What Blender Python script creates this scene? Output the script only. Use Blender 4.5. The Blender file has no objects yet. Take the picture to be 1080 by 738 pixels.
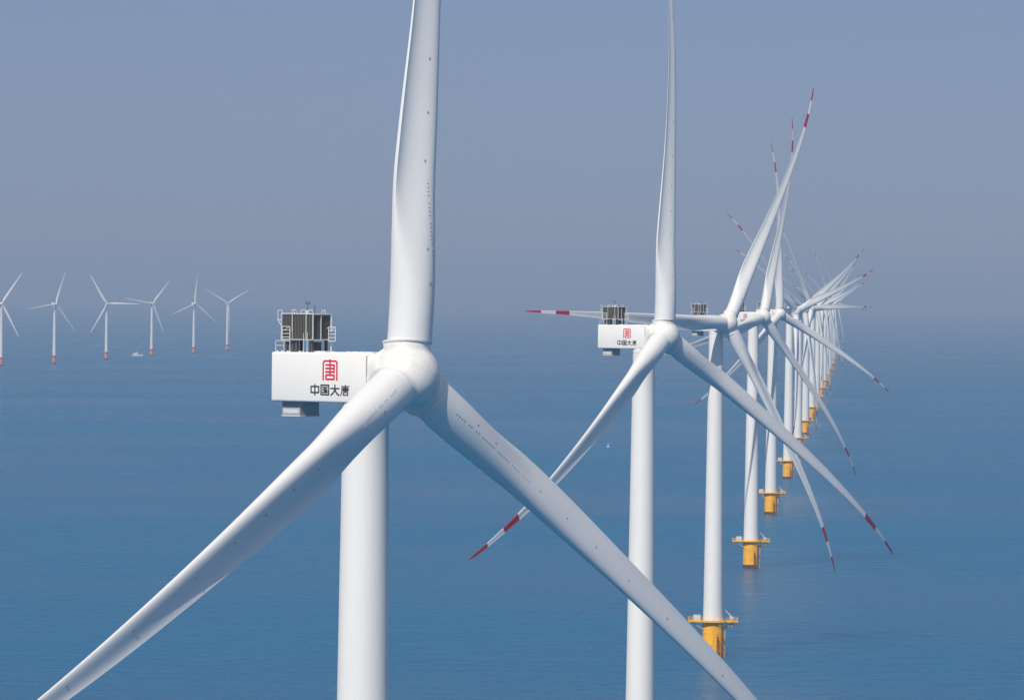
import bpy, math, random
from mathutils import Vector, Matrix
R = math.radians
PI = math.pi
sc = bpy.context.scene
random.seed(4)

# ------------------------------------------------------------------ camera
F_PX, W_PX = 5000.0, 1080.0
HORIZON, ROLL = 312.5, 0.0105
HUB_H = 115.0
CAM_H = HUB_H / (1 - 0.068)
STEP = F_PX * CAM_H / 1135.0            # spacing of the row of turbines
_p = math.atan((369.0 - HORIZON) / F_PX)
_r = Vector((1, 0, 0)); cF = Vector((0, math.cos(_p), -math.sin(_p))); _u = Vector((0, math.sin(_p), math.cos(_p)))
cR = _r * math.cos(ROLL) + _u * math.sin(ROLL)
cU = -_r * math.sin(ROLL) + _u * math.cos(ROLL)
cam_d = bpy.data.cameras.new('camera')
cam = bpy.data.objects.new('camera', cam_d)
sc.collection.objects.link(cam)
sc.camera = cam
cam_d.sensor_width = 36.0
cam_d.lens = F_PX / W_PX * 36.0
cam_d.clip_start = 5.0
cam_d.clip_end = 600000.0
cam.matrix_world = Matrix(((cR.x, cU.x, -cF.x, 0), (cR.y, cU.y, -cF.y, 0), (cR.z, cU.z, -cF.z, CAM_H), (0, 0, 0, 1)))


def at(px, py, depth):
    """world point seen at a photo pixel at a given distance along Y"""
    d = cR * ((px - 540.0) / F_PX) + cF - cU * ((py - 369.0) / F_PX)
    return Vector((0, 0, CAM_H)) + d * (depth / d.y)


# ------------------------------------------------------------------ sky and sun
SUN_AZ, SUN_EL = 26.0, 42.0             # degrees left of straight behind the camera, elevation
w = bpy.data.worlds.new('World'); sc.world = w; w.use_nodes = True
nt = w.node_tree
bg = nt.nodes['Background']
sky = nt.nodes.new('ShaderNodeTexSky')
sky.sky_type = 'NISHITA'; sky.sun_disc = False
sky.sun_elevation = R(SUN_EL); sky.sun_rotation = R(180 + SUN_AZ)
sky.altitude = 0; sky.air_density = 1.0; sky.dust_density = 0.3; sky.ozone_density = 4.0
tint = nt.nodes.new('ShaderNodeMix'); tint.data_type = 'RGBA'; tint.blend_type = 'MULTIPLY'
tint.inputs[0].default_value = 1.0
tint.inputs[7].default_value = (0.66, 0.72, 1.02, 1)
nt.links.new(sky.outputs[0], tint.inputs[6])
veil = nt.nodes.new('ShaderNodeMix'); veil.data_type = 'RGBA'      # thin even veil of high haze over the clear sky
veil.inputs[0].default_value = 0.6
_hi = nt.nodes.new('ShaderNodeMix'); _hi.data_type = 'RGBA'          # the haze overhead is brighter and whiter than the low sky
_hi.inputs[6].default_value = (3.05, 3.95, 6.1, 1); _hi.inputs[7].default_value = (7.2, 7.3, 7.4, 1)
nt.links.new(_hi.outputs[2], veil.inputs[7])
_tc = nt.nodes.new('ShaderNodeTexCoord'); _sx = nt.nodes.new('ShaderNodeSeparateXYZ'); _mr = nt.nodes.new('ShaderNodeMapRange')
_mr.inputs[1].default_value = 0.06; _mr.inputs[2].default_value = 0.5; _mr.inputs[3].default_value = 0.62; _mr.inputs[4].default_value = 0.55
nt.links.new(_tc.outputs['Generated'], _sx.inputs[0]); nt.links.new(_sx.outputs[2], _mr.inputs[0]); nt.links.new(_mr.outputs[0], veil.inputs[0])
_m2 = nt.nodes.new('ShaderNodeMapRange'); _m2.inputs[1].default_value = 0.15; _m2.inputs[2].default_value = 0.7
nt.links.new(_sx.outputs[2], _m2.inputs[0]); nt.links.new(_m2.outputs[0], _hi.inputs[0])
nt.links.new(tint.outputs[2], veil.inputs[6])
nt.links.new(veil.outputs[2], bg.inputs[0])
bg.inputs[1].default_value = 0.07
sd = bpy.data.lights.new('sun', 'SUN'); sun = bpy.data.objects.new('sun', sd); sc.collection.objects.link(sun)
sd.energy = 4.05; sd.angle = R(0.55); sd.color = (1.0, 0.92, 0.80)
_to = Vector((-math.sin(R(SUN_AZ)) * math.cos(R(SUN_EL)), -math.cos(R(SUN_AZ)) * math.cos(R(SUN_EL)), math.sin(R(SUN_EL))))
sun.rotation_euler = _to.to_track_quat('Z', 'Y').to_euler()
sc.view_settings.view_transform = 'Standard'
sc.view_settings.look = 'None'
sc.view_settings.exposure = 0.0
sc.view_settings.gamma = 1.0
sc.render.engine = 'CYCLES'
sc.cycles.volume_bounces = 0
HAZE_DENSITY = 7.6e-5


# ------------------------------------------------------------------ helpers
def tag(o, label=None, cat=None, group=None, kind=None):
    if label: o['label'] = label
    if cat: o['category'] = cat
    if group: o['group'] = group
    if kind: o['kind'] = kind
    return o


def lerp_tab(tab, x):
    if x <= tab[0][0]: return tab[0][1]
    for (a, va), (b, vb) in zip(tab, tab[1:]):
        if x <= b:
            t = (x - a) / (b - a)
            return va + (vb - va) * t
    return tab[-1][1]


def smooth_tab(tab, x):
    """Catmull-like monotone smoothing of a table"""
    n = len(tab)
    if x <= tab[0][0]: return tab[0][1]
    if x >= tab[-1][0]: return tab[-1][1]
    for i in range(n - 1):
        if x <= tab[i + 1][0]: break
    def sl(k):
        if k == 0: return (tab[1][1] - tab[0][1]) / (tab[1][0] - tab[0][0])
        if k == n - 1: return (tab[-1][1] - tab[-2][1]) / (tab[-1][0] - tab[-2][0])
        return (tab[k + 1][1] - tab[k - 1][1]) / (tab[k + 1][0] - tab[k - 1][0])
    h = tab[i + 1][0] - tab[i][0]; t = (x - tab[i][0]) / h
    return ((2*t**3 - 3*t*t + 1) * tab[i][1] + (t**3 - 2*t*t + t) * h * sl(i) + (-2*t**3 + 3*t*t) * tab[i + 1][1] + (t**3 - t*t) * h * sl(i + 1))


class MB:
    def __init__(s): s.v = []; s.f = []; s.m = []

    def add(s, vs, fs, mi=0):
        o = len(s.v); s.v += [tuple(p) for p in vs]
        s.f += [tuple(o + i for i in f) for f in fs]; s.m += [mi] * len(fs)
        return s

    def box(s, c, d, mi=0, mat=None):
        x, y, z = d[0] / 2, d[1] / 2, d[2] / 2
        vs = [Vector((i * x, j * y, k * z)) for i in (-1, 1) for j in (-1, 1) for k in (-1, 1)]
        if mat is not None: vs = [mat @ p for p in vs]
        vs = [p + Vector(c) for p in vs]
        return s.add(vs, [(0, 1, 3, 2), (4, 6, 7, 5), (0, 4, 5, 1), (2, 3, 7, 6), (0, 2, 6, 4), (1, 5, 7, 3)], mi)

    def tube(s, a, b, r, r2=None, n=8, mi=0, caps=True):
        a, b = Vector(a), Vector(b); r2 = r if r2 is None else r2
        q = (b - a).normalized().to_track_quat('Z', 'Y')
        ring = lambda c, rr: [c + q @ Vector((rr * math.cos(2*PI*i/n), rr * math.sin(2*PI*i/n), 0)) for i in range(n)]
        fs = [(i, (i + 1) % n, n + (i + 1) % n, n + i) for i in range(n)]
        if caps: fs += [tuple(range(n - 1, -1, -1)), tuple(range(n, 2 * n))]
        return s.add(ring(a, r) + ring(b, r2), fs, mi)

    def path(s, pts, r, n=6, mi=0):
        for a, b in zip(pts, pts[1:]): s.tube(a, b, r, n=n, mi=mi)
        return s

    def lathe(s, prof, n=48, mi=0, axis='Z', origin=(0, 0, 0), mis=None):
        """prof: list of (h, r); closed by caps when r>0 at the ends"""
        o = Vector(origin); vs = []
        for h, r in prof:
            for i in range(n):
                a = 2 * PI * i / n
                p = Vector((r * math.cos(a), r * math.sin(a), h)) if axis == 'Z' else Vector((h, r * math.cos(a), r * math.sin(a)))
                vs.append(o + p)
        base = len(s.v); s.v += [tuple(p) for p in vs]
        for k in range(len(prof) - 1):
            for i in range(n):
                j = (i + 1) % n
                s.f.append((base + k*n + i, base + k*n + j, base + (k+1)*n + j, base + (k+1)*n + i))
                s.m.append(mis[k] if mis else mi)
        s.f.append(tuple(base + i for i in range(n - 1, -1, -1))); s.m.append(mis[0] if mis else mi)
        L = base + (len(prof) - 1) * n
        s.f.append(tuple(L + i for i in range(n))); s.m.append(mis[-1] if mis else mi)
        return s

    def torus(s, c, R0, r0, axis='Z', n=48, m=8, mi=0):
        c = Vector(c); vs = []; fs = []
        for i in range(n):
            a = 2 * PI * i / n
            for j in range(m):
                b = 2 * PI * j / m
                q = ((R0 + r0 * math.cos(b)) * math.cos(a), (R0 + r0 * math.cos(b)) * math.sin(a), r0 * math.sin(b))
                p = Vector(q) if axis == 'Z' else Vector((q[2], q[0], q[1]))
                vs.append(c + p)
                fs.append((i*m + j, ((i+1) % n)*m + j, ((i+1) % n)*m + (j+1) % m, i*m + (j+1) % m))
        return s.add(vs, fs, mi)

    def mesh(s, name, mats, angle=32, bevel=None):
        me = bpy.data.meshes.new(name)
        me.from_pydata(s.v, [], s.f)
        for m in (mats if isinstance(mats, (list, tuple)) else [mats]): me.materials.append(m)
        me.polygons.foreach_set('material_index', s.m)
        me.polygons.foreach_set('use_smooth', [True] * len(s.f))
        me.update()
        import bmesh
        bm = bmesh.new(); bm.from_mesh(me)
        bmesh.ops.recalc_face_normals(bm, faces=bm.faces)
        if bevel:
            ed = [e for e in bm.edges if len(e.link_faces) == 2 and e.calc_face_angle(0) > R(40)]
            bmesh.ops.bevel(bm, geom=ed, offset=bevel, segments=3, profile=0.5, affect='EDGES')
        bm.to_mesh(me); bm.free()
        me.polygons.foreach_set('use_smooth', [True] * len(me.polygons))
        me.set_sharp_from_angle(angle=R(angle))
        return me


def link(name, me, parent=None, mat=None):
    o = bpy.data.objects.new(name, me); sc.collection.objects.link(o)
    if parent is not None: o.parent = parent
    if mat is not None: o.matrix_basis = mat
    return o


# ------------------------------------------------------------------ materials
def new_mat(name):
    m = bpy.data.materials.new(name); m.use_nodes = True
    return m, m.node_tree, m.node_tree.nodes['Principled BSDF']


def paint(name, col, rough=0.4, dirt=(0.5, 0.48, 0.44), amount=0.25, scale=0.35, stretch=(1, 1, 0.15), metallic=0.0, bump=0.0, fine=2.5):
    """weathered paint: base colour with soft broad stains and fine specks"""
    m, t, b = new_mat(name)
    tc = t.nodes.new('ShaderNodeTexCoord')
    oi = t.nodes.new('ShaderNodeObjectInfo')
    off = t.nodes.new('ShaderNodeVectorMath'); off.operation = 'MULTIPLY_ADD'
    off.inputs[1].default_value = stretch
    sh = t.nodes.new('ShaderNodeMath'); sh.operation = 'MULTIPLY'; sh.inputs[1].default_value = 57.0
    t.links.new(oi.outputs['Random'], sh.inputs[0])
    t.links.new(tc.outputs['Object'], off.inputs[0]); t.links.new(sh.outputs[0], off.inputs[2])
    n = t.nodes.new('ShaderNodeTexNoise'); n.inputs['Scale'].default_value = scale; n.inputs['Detail'].default_value = 6; n.inputs['Roughness'].default_value = 0.65
    t.links.new(off.outputs[0], n.inputs['Vector'])
    r = t.nodes.new('ShaderNodeMapRange'); r.inputs[1].default_value = 0.45; r.inputs[2].default_value = 0.75
    r.inputs[3].default_value = 0.0; r.inputs[4].default_value = amount
    t.links.new(n.outputs['Fac'], r.inputs[0])
    n2 = t.nodes.new('ShaderNodeTexNoise'); n2.inputs['Scale'].default_value = fine; n2.inputs['Detail'].default_value = 3
    t.links.new(off.outputs[0], n2.inputs['Vector'])
    r2 = t.nodes.new('ShaderNodeMapRange'); r2.inputs[1].default_value = 0.62; r2.inputs[2].default_value = 0.78
    r2.inputs[3].default_value = 0.0; r2.inputs[4].default_value = amount * 0.8
    t.links.new(n2.outputs['Fac'], r2.inputs[0])
    ad = t.nodes.new('ShaderNodeMath'); ad.operation = 'ADD'; ad.use_clamp = True
    t.links.new(r.outputs[0], ad.inputs[0]); t.links.new(r2.outputs[0], ad.inputs[1])
    mx = t.nodes.new('ShaderNodeMix'); mx.data_type = 'RGBA'
    mx.inputs[6].default_value = (*col, 1); mx.inputs[7].default_value = (*dirt, 1)
    t.links.new(ad.outputs[0], mx.inputs[0]); t.links.new(mx.outputs[2], b.inputs['Base Color'])
    rr = t.nodes.new('ShaderNodeMapRange'); rr.inputs[3].default_value = rough; rr.inputs[4].default_value = min(1, rough + 0.25)
    t.links.new(n.outputs['Fac'], rr.inputs[0]); t.links.new(rr.outputs[0], b.inputs['Roughness'])
    b.inputs['Metallic'].default_value = metallic
    return m


M_BLADE = paint('blade_gelcoat', (0.76, 0.77, 0.78), 0.38, (0.50, 0.50, 0.48), 0.26, 0.12, (1, 1, 0.25))
M_TOWER = paint('tower_paint', (0.79, 0.79, 0.78), 0.45, (0.56, 0.54, 0.50), 0.28, 0.25, (1, 1, 0.1))
M_NAC = paint('nacelle_paint', (0.82, 0.815, 0.80), 0.42, (0.60, 0.57, 0.52), 0.20, 0.3, (1, 1, 0.6))
M_HUB = paint('hub_paint', (0.80, 0.80, 0.78), 0.40, (0.42, 0.40, 0.36), 0.42, 0.5, (1, 1, 1), fine=3.2)
M_RED = paint('marking_red', (0.42, 0.016, 0.03), 0.4, (0.35, 0.05, 0.06), 0.25, 0.5)
M_EMBLEM = paint('emblem_red', (0.62, 0.015, 0.05), 0.45, (0.5, 0.08, 0.1), 0.1)
M_INK = paint('lettering_ink', (0.022, 0.022, 0.026), 0.5, (0.06, 0.06, 0.06), 0.2)
M_DARK = paint('radiator_fin', (0.125, 0.120, 0.105), 0.5, (0.12, 0.115, 0.10), 0.4, 0.8, (1, 1, 0.5))
M_STEEL = paint('dark_steel', (0.07, 0.075, 0.085), 0.5, (0.16, 0.13, 0.1), 0.3, 0.8, (1, 1, 1))
M_GALV = paint('galvanised_steel', (0.62, 0.63, 0.64), 0.45, (0.4, 0.38, 0.35), 0.3, 0.8, (1, 1, 1))
M_GREY = paint('grey_housing', (0.36, 0.39, 0.39), 0.55, (0.12, 0.12, 0.12), 0.3, 0.6, (1, 1, 1))
M_VANE = paint('vane_grey', (0.26, 0.27, 0.28), 0.6, (0.45, 0.45, 0.44), 0.5, 0.9)
M_SEAM = paint('seam_dirt', (0.42, 0.37, 0.31), 0.7, (0.3, 0.26, 0.2), 0.5)
M_YELLOW = paint('foundation_yellow', (0.95, 0.47, 0.018), 0.5, (0.50, 0.20, 0.03), 0.55, 0.45, (1, 1, 0.35))
M_RUST = paint('tidal_rust', (0.10, 0.05, 0.035), 0.8, (0.03, 0.03, 0.025), 0.6, 0.8, (1, 1, 0.5))
M_ORANGE = paint('foundation_orange', (0.78, 0.20, 0.13), 0.5, (0.4, 0.1, 0.05), 0.3)
M_FENDER = paint('fender_steel', (0.16, 0.05, 0.035), 0.7, (0.05, 0.035, 0.03), 0.6, 1.0)


def sea_material():
    m, t, b = new_mat('sea_water')
    b.inputs['Base Color'].default_value = (0.012, 0.075, 0.135, 1)
    b.inputs['Roughness'].default_value = 0.22
    b.inputs['IOR'].default_value = 1.333
    b.inputs['Specular IOR Level'].default_value = 0.27
    b.inputs['Subsurface Weight'].default_value = 1.0
    b.inputs['Subsurface Radius'].default_value = (40.0, 120.0, 170.0)
    b.inputs['Subsurface Scale'].default_value = 1.0
    b.subsurface_method = 'BURLEY'
    tc = t.nodes.new('ShaderNodeTexCoord')
    mp = t.nodes.new('ShaderNodeMapping'); mp.inputs['Rotation'].default_value = (0, 0, R(12)); mp.inputs['Scale'].default_value = (0.85, 1.0, 1.0)
    t.links.new(tc.outputs['Object'], mp.inputs[0])
    prev = None
    for scl, det, dist in ((0.012, 3, 4.0), (0.06, 4, 6.5), (0.28, 4, 3.2)):
        n = t.nodes.new('ShaderNodeTexNoise'); n.inputs['Scale'].default_value = scl; n.inputs['Detail'].default_value = det
        n.inputs['Roughness'].default_value = 0.55
        t.links.new(mp.outputs[0], n.inputs['Vector'])
        bu = t.nodes.new('ShaderNodeBump'); bu.inputs['Strength'].default_value = 1.0; bu.inputs['Distance'].default_value = dist
        t.links.new(n.outputs['Fac'], bu.inputs['Height'])
        if prev: t.links.new(prev.outputs[0], bu.inputs['Normal'])
        prev = bu
    t.links.new(prev.outputs[0], b.inputs['Normal'])
    # patches of different water: silt and wind lanes
    n = t.nodes.new('ShaderNodeTexNoise'); n.inputs['Scale'].default_value = 0.0016; n.inputs['Detail'].default_value = 5
    t.links.new(mp.outputs[0], n.inputs['Vector'])
    cr = t.nodes.new('ShaderNodeMix'); cr.data_type = 'RGBA'
    cr.inputs[6].default_value = (0.0, 0.122, 0.275, 1); cr.inputs[7].default_value = (0.0005, 0.155, 0.325, 1)
    mr = t.nodes.new('ShaderNodeMapRange'); mr.inputs[1].default_value = 0.35; mr.inputs[2].default_value = 0.65
    t.links.new(n.outputs['Fac'], mr.inputs[0]); t.links.new(mr.outputs[0], cr.inputs[0]); t.links.new(cr.outputs[2], b.inputs['Base Color'])
    ro = t.nodes.new('ShaderNodeMapRange'); ro.inputs[1].default_value = 0.35; ro.inputs[2].default_value = 0.65
    ro.inputs[3].default_value = 0.20; ro.inputs[4].default_value = 0.38
    t.links.new(n.outputs['Fac'], ro.inputs[0]); t.links.new(ro.outputs[0], b.inputs['Roughness'])
    return m


# ------------------------------------------------------------------ the sea and the haze above it
SEA = 300000.0
s_ = MB(); s_.add([(-SEA, -3000, 0), (SEA, -3000, 0), (SEA, SEA, 0), (-SEA, SEA, 0)], [(0, 1, 2, 3)])
sea = link('sea', s_.mesh('sea', sea_material())); tag(sea, kind='structure')

hm = bpy.data.materials.new('haze_air'); hm.use_nodes = True
ht = hm.node_tree; ht.nodes.clear()
ho = ht.nodes.new('ShaderNodeOutputMaterial'); pv = ht.nodes.new('ShaderNodeVolumePrincipled')
pv.inputs['Color'].default_value = (0.49, 0.65, 0.90, 1)
pv.inputs['Density'].default_value = HAZE_DENSITY
pv.inputs['Anisotropy'].default_value = 0.0
ht.links.new(pv.outputs[0], ho.inputs['Volume'])
hb = MB(); hb.box((0, (SEA - 3000) / 2, 110), (2 * SEA + 2000, SEA + 5000, 222))
haze = link('haze', hb.mesh('haze', hm)); tag(haze, kind='stuff')

# ------------------------------------------------------------------ blade
BR = 98.8
CHORD = [(0.0, 4.7), (.06, 4.7), (.10, 4.85), (.15, 5.15), (.20, 5.3), (.28, 5.0), (.38, 4.2), (.5, 3.4), (.6, 2.8), (.7, 2.15), (.8, 1.5), (.9, 1.0), (.96, .7), (.985, .5), (1.0, .15)]
THICK = [(0, .5), (.22, .46), (.3, .37), (.4, .30), (.5, .26), (.7, .21), (1, .18)]
TWIST = [(0, 15), (.08, 15), (.16, 13), (.24, 10), (.32, 7), (.42, 3.5), (.6, -.5), (.8, -2), (1, -2)]


def blade_point(fr, xc, side, y_unit):
    c = smooth_tab(CHORD, fr); tw = R(smooth_tab(TWIST, fr))
    bl = min(1, max(0, (fr - .055) / .17)); bl = bl * bl * (3 - 2 * bl)
    pa = .5 * (1 - bl) + .32 * bl
    tc = lerp_tab(THICK, fr)
    ya = 5 * tc * (.2969 * math.sqrt(max(xc, 0)) - .126 * xc - .3516 * xc**2 + .2843 * xc**3 - .1036 * xc**4)
    cam_ = .035 * 4 * xc * (1 - xc)
    if side > 0: y_air = ya + cam_
    else: y_air = -ya + cam_ + (.55 * tc) * (xc**2.2) * (1 - xc) * 2.6
    if 0 < xc < .9999: y_air += side * .5 * lerp_tab([(0, .10), (.25, .085), (.5, .03), (1, .004)], fr) * xc
    y = (y_unit * (1 - bl) + y_air * bl) * c
    x = (pa - xc) * c
    X = x * math.cos(tw) + y * math.sin(tw)
    Y = -x * math.sin(tw) + y * math.cos(tw)
    return Vector((X, Y - 7.5 * (fr - fr**4.5), fr * BR))


def blade_mesh(n=40):
    mb = MB()
    frs = [.034 + .022 * i / 2 for i in range(3)] + [.065 + .01 * i for i in range(26)] + [.34 + .03 * i for i in range(16)]
    frs += [.82, .878, .938, .955, .97, .98, .99, .996, 1.0]
    frs = sorted(set(round(f, 4) for f in frs))
    rings = []
    for fr in frs:
        ring = []
        for k in range(n):
            ph = 2 * PI * k / n
            ring.append(blade_point(fr, (1 - math.cos(ph)) / 2, 1 if math.sin(ph) >= 0 else -1, math.sin(ph) / 2))
        rings.append(ring)
    vs = [p for r_ in rings for p in r_]
    o = len(mb.v); mb.v += [tuple(p) for p in vs]
    for i in range(len(frs) - 1):
        mid = (frs[i] + frs[i + 1]) / 2
        mi = 1 if (mid > .938 or .82 < mid < .878) else 0
        for k in range(n):
            mb.f.append((i*n + k, i*n + (k+1) % n, (i+1)*n + (k+1) % n, (i+1)*n + k)); mb.m.append(mi)
    mb.f.append(tuple(range(n - 1, -1, -1))); mb.m.append(0)
    mb.f.append(tuple((len(frs) - 1) * n + k for k in range(n))); mb.m.append(1)
    # small dark vortex fins near the root and drain / lightning spots further out
    def stud(fr, xc, side, sx, sz):
        ph = math.acos(1 - 2 * xc) * (1 if side > 0 else -1)
        p = blade_point(fr, xc, side, math.sin(ph) / 2)
        q = blade_point(fr, xc + .02, side, math.sin(math.copysign(math.acos(1 - 2 * (xc + .02)), side)) / 2)
        t = (q - p).normalized(); nn = Vector((0, 0, 1)).cross(t).normalized()
        mt = Matrix((t, nn, Vector((0, 0, 1)))).transposed()
        mb.box(p, (sx, .09, sz), 2, mt)
    rnd = random.Random(9)
    for i in range(34):
        z = 6.2 + .42 * i
        if rnd.random() < .12: continue
        stud(z / BR, .20 + .003 * i, -1, .15, .08)
        stud(z / BR, .22 + .002 * i, 1, .15, .08)
    for z in (9.5, 13.1, 22.4, 27.5, 33.2, 39.6, 47.3, 58.9, 70.2):
        for side in (-1, 1): stud(z / BR, .36 + .03 * rnd.random(), side, .16, .24)
    return mb.mesh('blade', [M_BLADE, M_RED, M_VANE], angle=40)


ME_BLADE = blade_mesh()
_c = MB(); _c.lathe([(3.36, 2.35), (3.36, 2.56), (3.46, 2.62), (3.60, 2.62), (3.64, 2.5), (3.64, 2.35)], n=64)
ME_COLLAR = _c.mesh('root_collar', M_HUB)


# ------------------------------------------------------------------ hub: three blade sockets blended into a round spinner; axis along +X
def hub_mesh():
    nu, nv = 120, 80; vs = []; fs = []
    dirs = [Vector((0, math.sin(a), math.cos(a))) for a in (0, 2*PI/3, 4*PI/3)]
    nose = Vector((1, 0, 0))
    k = 9.0
    for j in range(nv + 1):
        th = PI * j / nv
        for i in range(nu):
            ph = 2 * PI * i / nu
            d = Vector((math.cos(th), math.sin(th) * math.sin(ph), math.sin(th) * math.cos(ph)))
            vals = [3.5]
            for b in dirs:
                c = max(1e-4, d.dot(b)); s = max(1e-4, math.sqrt(max(0, 1 - c * c)))
                if d.dot(b) <= 0: continue
                vals.append(min(3.5 / c, 2.5 / s))
            r = math.log(sum(math.exp(k * v) for v in vals)) / k - .06
            p = d * min(r, 4.4)
            if p.x < -2.1: p.x = -2.1
            vs.append(p)
    for j in range(nv):
        for i in range(nu):
            fs.append((j*nu + i, j*nu + (i+1) % nu, (j+1)*nu + (i+1) % nu, (j+1)*nu + i))
    mb = MB(); mb.add(vs, fs)
    return mb.mesh('hub', M_HUB, angle=60)


ME_HUB = hub_mesh()

# ------------------------------------------------------------------ tower
tw = MB()
Z0, Z1 = 12.6, 112.2
rad = lambda z: 3.42 + (2.42 - 3.42) * (z - Z0) / (Z1 - Z0)
prof = []
for z in (12.6, 34, 58, 84, 111.0):
    prof += [(z, rad(z)), ]
tw.lathe([(z, rad(z)) for z in (12.6, 24, 34, 46, 58, 71, 84, 98, 112.1)], n=72)
tw.lathe([(12.5, 3.5), (12.95, 3.5), (12.98, 3.43)], n=72)
tw.lathe([(111.2, 2.44), (111.25, 2.5), (111.9, 2.5), (112.1, 2.46)], n=72)
ME_TOWER = tw.mesh('tower', M_TOWER)

# ------------------------------------------------------------------ foundation, platform, landing
fd = MB()
fd.lathe([(-1.0, 3.6), (1.5, 3.6), (2.6, 3.6), (12.0, 3.5)], n=72, mis=[1, 0, 0, 0])
for z in (4.2, 8.2): fd.torus((0, 0, z), 3.58, .11, n=64, m=8)
fd.lathe([(11.3, 3.55), (11.6, 3.9), (12.0, 3.9)], n=64)
ME_FOUND = fd.mesh('foundation', [M_YELLOW, M_RUST])
ME_FOUND_FAR = None

pf = MB()
# deck outline: a ring walkway round the tower with a wing on either side
OUT = [(-8.6, -2.6), (-4.6, -2.9), (-3.6, -4.1), (-1.9, -4.8), (1.9, -4.8), (3.6, -4.1), (4.6, -2.9), (8.6, -2.3), (8.6, 2.3), (4.6, 2.9), (3.6, 4.1), (1.9, 4.8), (-1.9, 4.8), (-3.6, 4.1), (-4.6, 2.9), (-8.6, 2.6)]
n_ = len(OUT)
pf.add([(x, y, 12.02) for x, y in OUT] + [(x, y, 12.42) for x, y in OUT], [(i, (i+1) % n_, n_ + (i+1) % n_, n_ + i) for i in range(n_)] + [tuple(range(n_ - 1, -1, -1)), tuple(range(n_, 2*n_))])
for s_x in (-1, 1):
    for y in (-1.6, 1.6): pf.tube((3.2*s_x, y, 9.4), (7.6*s_x, y, 12.05), .14)
for x in (-2, 2):
    for y in (-1, 1): pf.tube((x*.8, 3.1*y, 10.6), (x, 4.5*y, 12.05), .12)
ME_PLAT = pf.mesh('platform', M_YELLOW, angle=20)
rl = MB()
for k in range(n_):
    p = Vector((OUT[k][0]*.985, OUT[k][1]*.985, 12.4)); q = Vector((OUT[(k+1) % n_][0]*.985, OUT[(k+1) % n_][1]*.985, 12.4))
    m = max(1, int(round((q - p).length / 1.5)))
    for i in range(m):
        b = p + (q - p) * (i / m); rl.tube(b, b + Vector((0, 0, 1.17)), .045, n=6)
    for h in (.6, 1.15): rl.tube(p + Vector((0, 0, h)), q + Vector((0, 0, h)), .04, n=6)
ME_RAIL = rl.mesh('railing', M_YELLOW)
cb = MB(); cb.box((-5.6, -1.2, 13.4), (2.4, 1.9, 2.0)); cb.box((-5.6, -1.2, 14.4), (2.6, 2.1, .12)); cb.box((-5.6, -1.2, 12.6), (2.8, 2.0, .42))
ME_CABINET = cb.mesh('cabinet', M_GALV, bevel=.05)
cr_ = MB()
cr_.tube((6.2, -1.2, 12.4), (6.2, -1.2, 14.1), .28, n=12); cr_.tube((6.4, -1.2, 13.9), (4.1, -1.8, 16.2), .2, .13, n=8)
cr_.tube((6.2, -1.2, 13.2), (5.2, -1.5, 15.0), .1); cr_.box((6.5, -1.2, 13.6), (.9, .7, .6))
ME_CRANE = cr_.mesh('davit_crane', M_GALV)
bl_ = MB()
for x in (1.5, 3.1):
    bl_.tube((x, -4.6, -1), (x, -4.6, 6.0), .26, n=12); bl_.tube((x, -4.6, 6.0), (x, -3.0, 7.2), .26, n=12)
    for z in (1.2, 4.6): bl_.tube((x, -4.6, z), (x*.8, -3.0, z), .15)
ME_LAND = bl_.mesh('boat_landing', M_FENDER)
ld = MB()
for x in (1.95, 2.65): ld.tube((x, -4.15, -.5), (x, -3.9, 12.0), .06, n=6)
for k in range(38): ld.tube((1.95, -4.13, .4 + .31*k), (2.65, -4.13, .4 + .31*k), .03, n=5)
# J-tube for cables on the right flank
ld.path([(3.9, -1.6, -1), (4.05, -1.6, 6), (4.3, -1.4, 11.9)], .16, n=8)
ld.path([(4.4, -.3, 12.0), (6.3, -1.4, 10.4), (7.4, -1.6, 11.9)], .12, n=8)
ME_LADDER = ld.mesh('ladder', M_YELLOW)


# ------------------------------------------------------------------ nacelle, origin on the tower axis at sea level, +X towards the hub
def nacelle_mesh():
    mb = MB()
    x0, x1, y1, z0, z1 = -10.3, 2.55, 2.5, 112.05, 117.28
    import bmesh
    mb.box(((x0 + x1) / 2, 0, (z0 + z1) / 2), (x1 - x0, 2 * y1, z1 - z0))
    me = mb.mesh('nacelle', [M_NAC, M_SEAM], bevel=.22)
    # neck: rounded rectangle loft to the round bearing ring, tilted with the rotor
    nk = MB(); n = 64; rings = []
    for s in range(9):
        t = s / 8; e = t * t * (3 - 2 * t)
        ring = []
        cx = (1 - t) * (x1 - .12) + t * 4.35; cz = (1 - e) * (z0 + z1) / 2 + e * (HUB_H + .0)
        for i in range(n):
            a = 2 * PI * (i + .5) / n
            c, q = math.cos(a), math.sin(a)
            pw = 7.0
            rr = 1 / ((abs(c) / (y1 - .05))**pw + (abs(q) / ((z1 - z0) / 2 - .05))**pw)**(1 / pw)
            rc = 3.22
            r = rr * (1 - e) + rc * e
            ring.append(Vector((cx - math.tan(R(5)) * q * r * e, r * c, cz + r * q)))
        rings.append(ring)
    vs = [p for r_ in rings for p in r_]
    fs = [(s*n + i, s*n + (i+1) % n, (s+1)*n + (i+1) % n, (s+1)*n + i) for s in range(8) for i in range(n)]
    fs += [tuple(range(n - 1, -1, -1)), tuple(8*n + i for i in range(n))]
    nk.add(vs, fs)
    nm = nk.mesh('neck', M_NAC, angle=35)
    return me, nm


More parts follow.
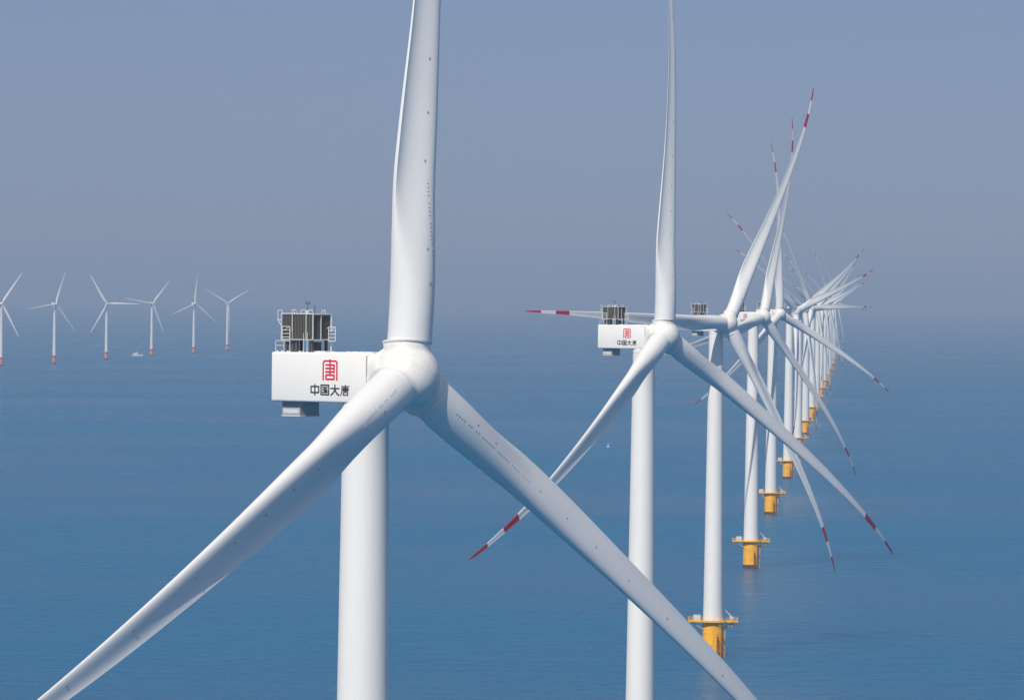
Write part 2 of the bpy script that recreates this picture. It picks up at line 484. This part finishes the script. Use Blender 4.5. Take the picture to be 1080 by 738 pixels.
ME_NAC, ME_NECK = nacelle_mesh()
sm = MB()   # dirty seam between the housing and the neck, and a roof hatch strip
sm.box((2.36, -2.512, 116.0), (.16, .03, 2.1)); sm.box((2.36, -2.512, 113.6), (.07, .03, 2.6))
ME_SEAM = sm.mesh('seam', M_SEAM)
rh = MB()
for x, l in ((-8.9, 1.5), (-5.6, 1.6), (-.6, 2.2), (1.2, 1.0)): rh.box((x, .3, 117.33), (l, 1.9, .14))
for x in (-9.9, -9.3, -8.5, -6.9, -4.8, -3.6, -2.3, -.2, .9): rh.box((x, -1.9, 117.34), (.16, .16, .13))
rh.tube((-3.2, -1.6, 117.32), (2.2, -1.6, 117.36), .04); rh.tube((-3.2, 1.6, 117.32), (2.2, 1.6, 117.36), .04)
ME_ROOFKIT = rh.mesh('roof_hatch', M_NAC)
ub = MB(); ub.box((-8.2, 0, 111.3), (2.4, 3.3, 1.46)); ub.box((-8.2, 0, 110.52), (2.55, 3.45, .14), 1)
ub.box((-8.2, -1.66, 111.0), (2.1, .05, .5), 1)
ME_UNDER = ub.mesh('underside_duct', [M_GREY, M_GALV], bevel=.03)

# cooler block with fins on legs
ck = MB()
bx0, bx1, by, bz0, bz1 = -9.5, -5.6, 1.5, 118.65, 121.25
ck.box(((bx0+bx1)/2, 0, (bz0+bz1)/2), (bx1-bx0-.12, 2*by-.12, bz1-bz0-.1))
for i in range(19):
    x = bx0 + .1 + i * (bx1 - bx0 - .2) / 18
    for s in (-1, 1): ck.box((x, s*by, (bz0+bz1)/2), (.10, .20, bz1-bz0-.06))
for i in range(15):
    y = -by + .12 + i * (2*by - .24) / 14
    for x in (bx0, bx1): ck.box((x, y, (bz0+bz1)/2), (.20, .10, bz1-bz0-.06))
ME_COOL = ck.mesh('cooler', M_DARK)
lg = MB()
for x in (bx0 + .35, (bx0+bx1)/2 - .3, bx1 - .25):
    for y in (-by + .25, by - .25):
        lg.box((x, y, 118.0), (.26, .26, 1.4))
lg.box((-8.6, -.9, 117.95), (.9, .8, 1.0)); lg.box((-6.4, .4, 117.9), (.6, .7, .9))
for y in (-by + .25, by - .25): lg.box(((bx0+bx1)/2, y, 118.62), (bx1-bx0, .16, .12))
lg.tube((-9.2, -1.2, 117.4), (-7.6, -1.2, 118.6), .06); lg.tube((-8.4, -1.2, 117.4), (-9.3, -1.2, 118.6), .06)
ME_LEGS = lg.mesh('cooler_stand', M_STEEL)
fm = MB(); y_ = -by - .16
zt, zb = bz1 + .06, bz0 - .06
fm.path([(bx0-.1, y_, zb), (bx0-.1, y_, zt), (bx1+.12, y_, zt)], .065)
fm.path([(bx0-.1, y_, zb), (bx1+.12, y_, zb)], .055)
for x in (bx0 + 1.35, -6.3): fm.tube((x, y_, zb), (x, y_, zt + .1), .055)
fm.tube((-5.45, -.2, zb), (-5.45, -.2, zt), .05)
fm.tube((bx1 + .16, by + .1, 117.4), (bx1 + .16, by + .1, zt), .08); fm.tube((bx1 + .16, -by - .1, zb), (bx1 + .16, -by - .1, zt), .065)
fm.path([(bx1+.16, -by-.1, zt), (bx1+.16, by+.1, zt)], .065); fm.path([(bx1+.16, -by-.1, zb), (bx1+.16, by+.1, zb)], .055)
fm.path([(bx0-.1, by+.16, zb), (bx0-.1, by+.16, zt), (bx1+.12, by+.16, zt)], .06)
# top hoops and lamps
for x in (-8.25, -7.05, -6.1):
    fm.path([(x, y_, zt), (x, y_ + .1, zt + .38), (x + .35, y_ + .3, zt + .42), (x + .38, y_ + .4, zt)], .05)
fm.lathe([(zt, .24), (zt + .3, .24), (zt + .42, .12)], n=14, origin=(-8.3, -1.2, 0))
fm.lathe([(zt, .22), (zt + .26, .22), (zt + .36, .1)], n=14, origin=(-6.5, -1.2, 0))
fm.path([(-6.2, .9, zt), (-6.2, .9, zt + .35), (-5.8, .9, zt + .4), (-5.7, .9, zt)], .045)
ME_FRAME = fm.mesh('pipe_frame', M_GALV)
# ladder cages on both ends, deck rails, wind instruments
def cage(x0, x1, y, za, zb_):
    lc = MB()
    lc.path([(x0, y, za), (x1, y, za), (x1, y, zb_), (x0, y, zb_), (x0, y, za)], .05)
    for k in (1, 2, 3):
        z = za + (zb_ - za) * k / 4; lc.tube((x0, y, z), (x1, y, z), .04)
    lc.tube((x0, y, zb_ - .5), (x1, y, zb_), .035)
    return lc
_l = cage(bx0 + .05, bx0 + 1.05, -by - .2, 118.45, 119.95)
_l.tube((bx0 + .05, -by - .2, 118.6), (bx0 + .05, -by, 118.6), .04)
ME_CAGE = [_l.mesh('service_ladder', M_GALV)]
_l = cage(bx1 + .3, bx1 + 1.2, .95, 118.45, 119.95); _l.tube((bx1 + .1, .95, 118.6), (bx1 + .35, .95, 118.6), .05); _l.tube((bx1 + .1, .95, 119.8), (bx1 + .35, .95, 119.8), .05)
ME_CAGE.append(_l.mesh('service_ladder', M_GALV))
_l = MB(); _l.path([(bx0 - .15, -by, 118.5), (bx0 - .15, -by, 121.5)], .05)
_l.path([(bx0 - .7, -by, 120.65), (bx0 - .7, -by, 121.6), (bx0 - .15, -by, 121.7), (bx0 - .15, -by, 121.4)], .05)
_l.path([(bx0 - .75, -by, 120.65), (bx0 - .1, -by, 120.65)], .06); _l.path([(bx0 - .7, -by, 120.6), (bx0 - .1, -by, 119.9)], .05)
ME_PERCH = _l.mesh('work_perch', M_GALV)
_l = MB(); _l.path([(-10.0, -2.1, 117.25), (-10.0, -2.1, 118.45), (-8.9, -2.1, 118.45), (-8.9, -2.1, 117.25)], .045)
_l.path([(-10.0, -2.1, 117.95), (-8.9, -2.1, 117.95)], .04); _l.path([(-10.0, -2.1, 118.45), (-10.0, 1.9, 118.45), (-10.0, 1.9, 117.25)], .045)
ME_RAIL2 = _l.mesh('roof_railing', M_GALV)
ME_POSTS = []
for x, t_ in ((-6.3, 119.3), (-5.8, 119.4), (-8.1, 119.8)):
    _l = MB(); _l.tube((x, -2.1, 117.25), (x, -2.1, t_), .045, .03); _l.lathe([(117.25, .12), (117.4, .12)], n=10, origin=(x, -2.1, 0)); ME_POSTS.append(_l.mesh('lightning_rod', M_GALV))
an = MB()
an.tube((-7.4, 0, bz1 - .1), (-7.4, 0, zt + 1.25), .028); an.tube((-7.65, 0, zt + 1.05), (-7.15, 0, zt + 1.05), .03)
an.tube((-7.65, 0, zt + 1.02), (-7.65, 0, zt + 1.35), .05); an.tube((-7.15, 0, zt + 1.02), (-7.15, 0, zt + 1.35), .05)
ME_MAST = an.mesh('wind_sensor', M_STEEL)
an = MB(); an.tube((-6.9, .6, bz1 - .1), (-6.9, .6, zt + .8), .035); an.tube((-6.9, .6, zt + .7), (-6.9, .6, zt + .85), .07); ME_AERIAL = an.mesh('aerial', M_STEEL)


# emblem and lettering: raised strokes on the -Y face; drawn in unit cells (x right, y down)
def strokes(mb, segs, ox, oz, w, h, th, y=-2.5, depth=.02):
    """ox, oz: upper-left corner; segs: polylines"""
    lay = 0
    for pl in segs:
        for (ax, ay), (bx, by_) in zip(pl, pl[1:]):
            a = Vector((ox + ax * w, 0, oz - ay * h)); b = Vector((ox + bx * w, 0, oz - by_ * h))
            d = b - a; L = d.length
            ang = math.atan2(d.z, d.x)
            c = (a + b) / 2
            dd = depth + .0011 * (lay % 17); lay += 1
            mb.box((c.x, y - dd / 2, c.z), (L + th * .92, dd, th), 0, Matrix.Rotation(-ang, 3, 'Y'))


HX = 5.35                     # distance from the tower axis to the hub centre
LX = 5.8 - 8.22                # centre line of the emblem and the lettering
em = MB()
strokes(em, [
    [(.05, 1.0), (.05, .15), (.09, .075), (.17, .04), (.83, .04), (.91, .075), (.95, .15), (.95, 1.0)],
    [(.5, -.01), (.5, .74)], [(.23, .24), (.77, .24)], [(.23, .42), (.77, .42)], [(.23, .60), (.77, .60)], [(.77, .24), (.77, .60)],
    [(.27, .76), (.73, .76), (.77, .80), (.77, .93), (.73, .97), (.27, .97), (.23, .93), (.23, .80), (.27, .76)],
], LX - 1.0, HUB_H + 1.50, 2.0, 2.05, .185)
ME_EMBLEM = em.mesh('emblem', M_EMBLEM)
le = MB(); cw, ch, gap = 1.10, 1.05, 1.32
tx = LX - (3 * gap + cw) / 2; tz = HUB_H - 1.10
G = [
    [[(.04, .18), (.96, .18), (.96, .72), (.9, .78), (.04, .78), (.04, .18)], [(.5, .0), (.5, 1.0)]],
    [[(.04, .03), (.96, .03), (.96, .97), (.04, .97), (.04, .03)], [(.25, .26), (.75, .26)], [(.25, .49), (.75, .49)], [(.22, .74), (.78, .74)], [(.5, .26), (.5, .74)], [(.63, .58), (.72, .66)]],
    [[(.02, .34), (.98, .34)], [(.5, .0), (.5, .42), (.38, .68), (.2, .88), (.03, 1.0)], [(.5, .42), (.62, .68), (.8, .88), (.97, 1.0)]],
    [[(.14, .12), (.98, .12)], [(.55, .0), (.55, .12)], [(.14, .12), (.14, .6), (.09, .82), (.0, 1.0)],
     [(.3, .28), (.84, .28), (.84, .54), (.3, .54)], [(.22, .41), (.97, .41)], [(.56, .2), (.56, .68)],
     [(.34, .7), (.84, .7), (.84, .97), (.34, .97), (.34, .7)]],
]
for i, g in enumerate(G): strokes(le, g, tx + i * gap, tz, cw, ch, .155 if i != 3 else .115, depth=.02)
ME_LETTER = le.mesh('lettering', M_INK)


# ------------------------------------------------------------------ a turbine: built once, then placed with copies
def frame_of(psi, tau):
    a = Vector((math.sin(psi) * math.cos(tau), -math.cos(psi) * math.cos(tau), math.sin(tau)))
    t = Vector((math.cos(psi), math.sin(psi), 0))
    u = t.cross(a)
    if u.z < 0: u = -u
    return a, t, u


def mat3(x, y, z, loc=(0, 0, 0)):
    return Matrix(((x[0], y[0], z[0], loc[0]), (x[1], y[1], z[1], loc[1]), (x[2], y[2], z[2], loc[2]), (0, 0, 0, 1)))


TAU = R(6.0)


def pose(root, psi, az, cone):
    """turn the nacelle into the wind and the rotor to its azimuth (root sits on the tower axis)"""
    a, t, u = frame_of(psi, TAU)
    hc = Vector((math.sin(psi), -math.cos(psi), 0)) * HX + Vector((0, 0, HUB_H))
    nac = Matrix.Rotation(psi - PI / 2, 4, 'Z') @ Matrix.Translation((HX - 5.8, 0, 0))
    k = 0
    for o in root.children:
        nm = o.name.split('.')[0]
        if nm == 'nacelle': o.matrix_basis = nac
        elif nm == 'hub':
            e_r = u * math.cos(az) + t * math.sin(az)
            o.matrix_basis = mat3(a, e_r.cross(a), e_r, hc)
        elif nm == 'blade':
            th = az + k * 2 * PI / 3; k += 1
            e_r = u * math.cos(th) + t * math.sin(th); e_t = -u * math.sin(th) + t * math.cos(th)
            z = e_r * math.cos(cone) + a * math.sin(cone)
            y = e_t.cross(z) * -1
            o.matrix_basis = mat3(e_t, y if y.dot(a) < 0 else -y, z, hc)


def make_turbine():
    root = bpy.data.objects.new('wind_turbine', None); sc.collection.objects.link(root)
    fo = link('foundation', ME_FOUND, root)
    link('boat_landing', ME_LAND, fo); link('ladder', ME_LADDER, fo)
    pl = link('platform', ME_PLAT, root)
    link('railing', ME_RAIL, pl); link('cabinet', ME_CABINET, pl); link('davit_crane', ME_CRANE, pl)
    link('tower', ME_TOWER, root)
    na = link('nacelle', ME_NAC, root)
    for nm, me in (('neck', ME_NECK), ('seam', ME_SEAM), ('roof_hatch', ME_ROOFKIT), ('underside_duct', ME_UNDER), ('emblem', ME_EMBLEM), ('lettering', ME_LETTER),
                   ('cooler', ME_COOL), ('cooler_stand', ME_LEGS), ('pipe_frame', ME_FRAME), ('service_ladder', ME_CAGE[0]), ('service_ladder', ME_CAGE[1]), ('work_perch', ME_PERCH), ('roof_railing', ME_RAIL2),
                   ('lightning_rod', ME_POSTS[0]), ('lightning_rod', ME_POSTS[1]), ('lightning_rod', ME_POSTS[2]), ('wind_sensor', ME_MAST), ('aerial', ME_AERIAL)):
        link(nm, me, na)
    link('hub', ME_HUB, root)
    for _ in range(3):
        b = link('blade', ME_BLADE, root); link('root_collar', ME_COLLAR, b)
    return root


def copy_tree(o, parent=None):
    c = o.copy(); sc.collection.objects.link(c)
    if parent is not None: c.parent = parent
    for ch in list(o.children): copy_tree(ch, c)
    return c


# hub pixel, distance in row steps, yaw, azimuth, tip offset along the axis
ROW = [
    (429.5, 397.3, .91, 54.8, 5.9, 2.3, 'nearest white wind turbine, its tower and blades cut by the picture edges'),
    (700.5, 354.8, 1.93, 55.0, 1.9, 4.7, 'second nearest white wind turbine, red-tipped blade reaching down left behind the nearest one'),
    (767.5, 338, 3.0, 44.8, 32.1, .5, 'third turbine of the long row, one blade pointing level to the left'),
    (805, 333.5, 4.0, 53.8, 19.4, 3.0, 'fourth turbine of the long row, base platform between the third and fifth bases'),
    (822.5, 331, 5.0, 45.6, -1.9, 4.7, 'fifth turbine of the long row, one blade upright and one reaching far down right'),
    (839.5, 329.5, 6.0, 50.4, 72.5, 1.0, 'sixth turbine of the long row, dark-banded blade rising to the right'),
    (848.5, 327.5, 7.0, 49.0, 59.0, 1.0, 'seventh turbine of the long row, blade raised to upper right behind the sixth'),
    (855.8, 326.2, 8.0, 52.0, 89.0, 1.0, 'eighth turbine of the long row, one blade lying level to the right'),
    (861.8, 325.0, 9.0, 51.0, 55.0, 1.0, 'ninth turbine of the long row, its orange base above that of the eighth'),
    (866.6, 324.2, 10.0, 50.0, 71.0, 1.0, 'tenth turbine of the long row, hazy, counted from the camera'),
    (870.4, 323.5, 11.0, 52.0, 62.0, 1.0, 'eleventh turbine of the long row, hazy, counted from the camera'),
    (873.6, 322.9, 12.0, 50.0, 48.0, 1.0, 'twelfth turbine of the long row, hazy, counted from the camera'),
    (876.0, 322.4, 13.0, 53.0, 94.0, 1.0, 'thirteenth turbine of the long row, pale in the haze'),
    (878.2, 322.0, 14.0, 49.0, 66.0, 1.0, 'fourteenth turbine of the long row, pale in the haze'),
    (880.0, 321.6, 15.2, 51.0, 63.0, 1.0, 'fifteenth turbine of the long row, pale in the haze'),
    (882.0, 321.2, 16.4, 52.0, 97.0, 1.0, 'sixteenth turbine of the long row, almost lost in haze'),
    (883.6, 320.9, 17.6, 50.0, 57.0, 1.0, 'farthest turbine of the long row, almost lost in haze'),
]
GRP = 'wind turbines in the long receding row'
proto = make_turbine()
for i, (px, py, dist, psi, az, dl, lab) in enumerate(ROW):
    o = proto if i == 0 else copy_tree(proto)
    ps = R(psi)
    hp = at(px, py, dist * STEP)
    o.location = (hp.x - math.sin(ps) * HX, hp.y + math.cos(ps) * HX, 0)
    pose(o, ps, R(az), math.atan(dl / BR))
    tag(o, lab, 'wind turbine', GRP)

# ------------------------------------------------------------------ the smaller turbines far off to the left
SR, SH = 62.0, 102.0
sb = MB(); n = 16
rings = []
for fr in (.03, .07, .12, .18, .25, .4, .6, .8, .92, 1.0):
    c = lerp_tab([(0, 3.0), (.07, 3.0), (.2, 4.3), (.4, 3.4), (.7, 2.0), (.92, 1.2), (1, .2)], fr)
    t_ = lerp_tab([(0, 3.0), (.07, 3.0), (.2, 1.6), (.4, 1.0), (.7, .5), (1, .1)], fr)
    tw_ = R(lerp_tab([(0, 14), (.2, 11), (.5, 4), (1, 0)], fr))
    rings.append([Vector(((-.2*c*(fr > .1) + c/2*math.cos(a)) * math.cos(tw_) + t_/2*math.sin(a)*math.sin(tw_), -(-.2*c*(fr > .1) + c/2*math.cos(a))*math.sin(tw_) + t_/2*math.sin(a)*math.cos(tw_), fr*SR)) for a in [2*PI*k/n for k in range(n)]])
vs = [p for r_ in rings for p in r_]
fs = [(s*n+i, s*n+(i+1) % n, (s+1)*n+(i+1) % n, (s+1)*n+i) for s in range(len(rings)-1) for i in range(n)] + [tuple(range(n-1, -1, -1)), tuple((len(rings)-1)*n+i for i in range(n))]
sb.add(vs, fs); ME_SBLADE = sb.mesh('blade', M_BLADE, angle=50)
a_ = MB(); a_.lathe([(14, 3.0), (50, 2.6), (99.8, 1.9)], n=32); ME_STOWER = a_.mesh('tower', M_TOWER)
a_ = MB(); a_.lathe([(-1, 3.3), (3, 3.3), (14, 3.2)], n=32, mis=[1, 0, 0]); a_.lathe([(13.9, 5.4), (14.3, 5.4)], n=16); a_.torus((0, 0, 15.2), 5.2, .08, n=24, m=5)
ME_SBASE = a_.mesh('foundation', [M_ORANGE, M_RUST])
a_ = MB(); a_.box((-3.2, 0, 101.9), (10.0, 3.8, 4.0)); a_.box((-6.0, 0, 104.4), (2.0, 3.2, 1.2)); ME_SNAC = a_.mesh('nacelle', M_NAC, bevel=.35)
a_ = MB(); a_.lathe([(-1.8, 1.7), (-.9, 2.0), (.6, 2.0), (1.7, 1.5), (2.4, .7), (2.6, .1)], n=28, axis='X'); ME_SHUB = a_.mesh('hub', M_HUB, angle=50)
sp = bpy.data.objects.new('wind_turbine', None); sc.collection.objects.link(sp)
link('foundation', ME_SBASE, sp); link('tower', ME_STOWER, sp); link('nacelle', ME_SNAC, sp); link('hub', ME_SHUB, sp)
for _ in range(3): link('blade', ME_SBLADE, sp)
LEFT = [   # hub pixel x, base pixel y, yaw, azimuth, label
    (2.5, 386.0, 12, 33, 'small far wind turbine cut by the left picture edge'),
    (58.5, 383.6, 40, 22, 'small far wind turbine, second from the left picture edge'),
    (113.3, 379.3, 12, 90, 'small far wind turbine with one blade level to the right'),
    (161, 375.8, 30, 40, 'small far wind turbine just right of the white boat'),
    (205.3, 373.0, 34, 8, 'small far wind turbine, fifth from the left, one blade upright'),
    (240.6, 370.0, 30, 60, 'small far wind turbine with a Y-shaped rotor, nearest the big nacelle'),
]
for i, (px, yb, psi, az, lab) in enumerate(LEFT):
    o = sp if i == 0 else copy_tree(sp)
    d = cR * ((px - 540.0) / F_PX) + cF - cU * ((yb - 369.0) / F_PX)
    g = Vector((0, 0, CAM_H)) + d * (CAM_H / -d.z)
    ps = R(psi)
    a, t, u = frame_of(ps, R(5))
    hc = Vector((math.sin(ps), -math.cos(ps), 0)) * 4.2 + Vector((0, 0, SH))
    o.location = (g.x - 2.2, g.y, 0)
    k = 0
    for c in o.children:
        nm = c.name.split('.')[0]
        if nm == 'nacelle': c.matrix_basis = Matrix.Rotation(ps - PI / 2, 4, 'Z')
        elif nm == 'hub':
            e_r = u; c.matrix_basis = mat3(a, e_r.cross(a), e_r, hc)
        elif nm == 'blade':
            th = R(az) + k * 2 * PI / 3; k += 1
            e_r = u * math.cos(th) + t * math.sin(th); e_t = -u * math.sin(th) + t * math.cos(th)
            c.matrix_basis = mat3(e_t, -a, e_r, hc)
    tag(o, lab, 'wind turbine', 'small far wind turbines on the left')

# ------------------------------------------------------------------ white work boat and a marker buoy
def ground(px, py):
    d = cR * ((px - 540.0) / F_PX) + cF - cU * ((py - 369.0) / F_PX)
    return Vector((0, 0, CAM_H)) + d * (CAM_H / -d.z)


boat = bpy.data.objects.new('work_boat', None); sc.collection.objects.link(boat)
boat.location = ground(145, 375.3)
tag(boat, 'small white work boat low on the water between two far turbines', 'boat')
h = MB(); L = 11.0
secs = [(-L, 2.3, 0), (-L * .5, 2.7, 0), (0, 2.8, 0), (L * .5, 2.4, .25), (L * .8, 1.4, .7), (L, .1, 1.2)]
vs = []
for x, b_, sh_ in secs: vs += [(x, -b_, 2.4 + sh_), (x, -b_ * .75, -.6), (x, b_ * .75, -.6), (x, b_, 2.4 + sh_)]
fs = [(4*i + j, 4*i + (j+1) % 4, 4*i + 4 + (j+1) % 4, 4*i + 4 + j) for i in range(5) for j in range(4)] + [(3, 2, 1, 0), (20, 21, 22, 23)]
h.add(vs, fs); ob = link('hull', h.mesh('hull', M_NAC), boat)
c_ = MB(); c_.box((-3.2, 0, 4.1), (9.0, 4.0, 3.4)); c_.box((-1.2, 0, 6.5), (4.4, 3.2, 1.4)); link('cabin', c_.mesh('cabin', M_NAC, bevel=.2), boat)
c_ = MB(); c_.box((1.02, 0, 6.6), (.08, 2.8, .7))
for s in (-1, 1): c_.box((-1.2, s * 1.62, 6.6), (3.6, .06, .6)); c_.box((-3.2, s * 2.02, 4.5), (7.6, .06, .8))
link('window_band', c_.mesh('window_band', M_STEEL), boat)
c_ = MB(); c_.tube((-2.2, 0, 7.1), (-2.2, 0, 10.2), .1); c_.tube((-2.2, -1, 9.2), (-2.2, 1, 9.2), .06); link('mast', c_.mesh('mast', M_GALV), boat)
c_ = MB(); c_.path([(4, -2.2, 3.6), (8, -1.4, 4.0), (10.4, 0, 4.6), (8, 1.4, 4.0), (4, 2.2, 3.6)], .06)
for x, y in ((4, 2.2), (8, 1.4)):
    for s in (-1, 1): c_.tube((x, s*y, 2.4), (x, s*y, 3.8), .05)
link('railing', c_.mesh('railing', M_GALV), boat)

buoy = bpy.data.objects.new('marker_buoy', None); sc.collection.objects.link(buoy)
buoy.location = ground(641.4, 471.5)
tag(buoy, 'tiny pale marker buoy floating alone left of the second turbine tower', 'buoy')
c_ = MB(); c_.lathe([(-.6, .6), (-.2, 1.3), (.5, 1.3), (.8, .8), (.9, .4)], n=24); link('float', c_.mesh('float', M_GALV), buoy)
c_ = MB(); c_.lathe([(.88, .42), (2.6, .22), (2.7, .1)], n=16); c_.lathe([(2.6, .34), (3.1, .3), (3.3, .1)], n=16); link('marker_post', c_.mesh('marker_post', M_GALV), buoy)
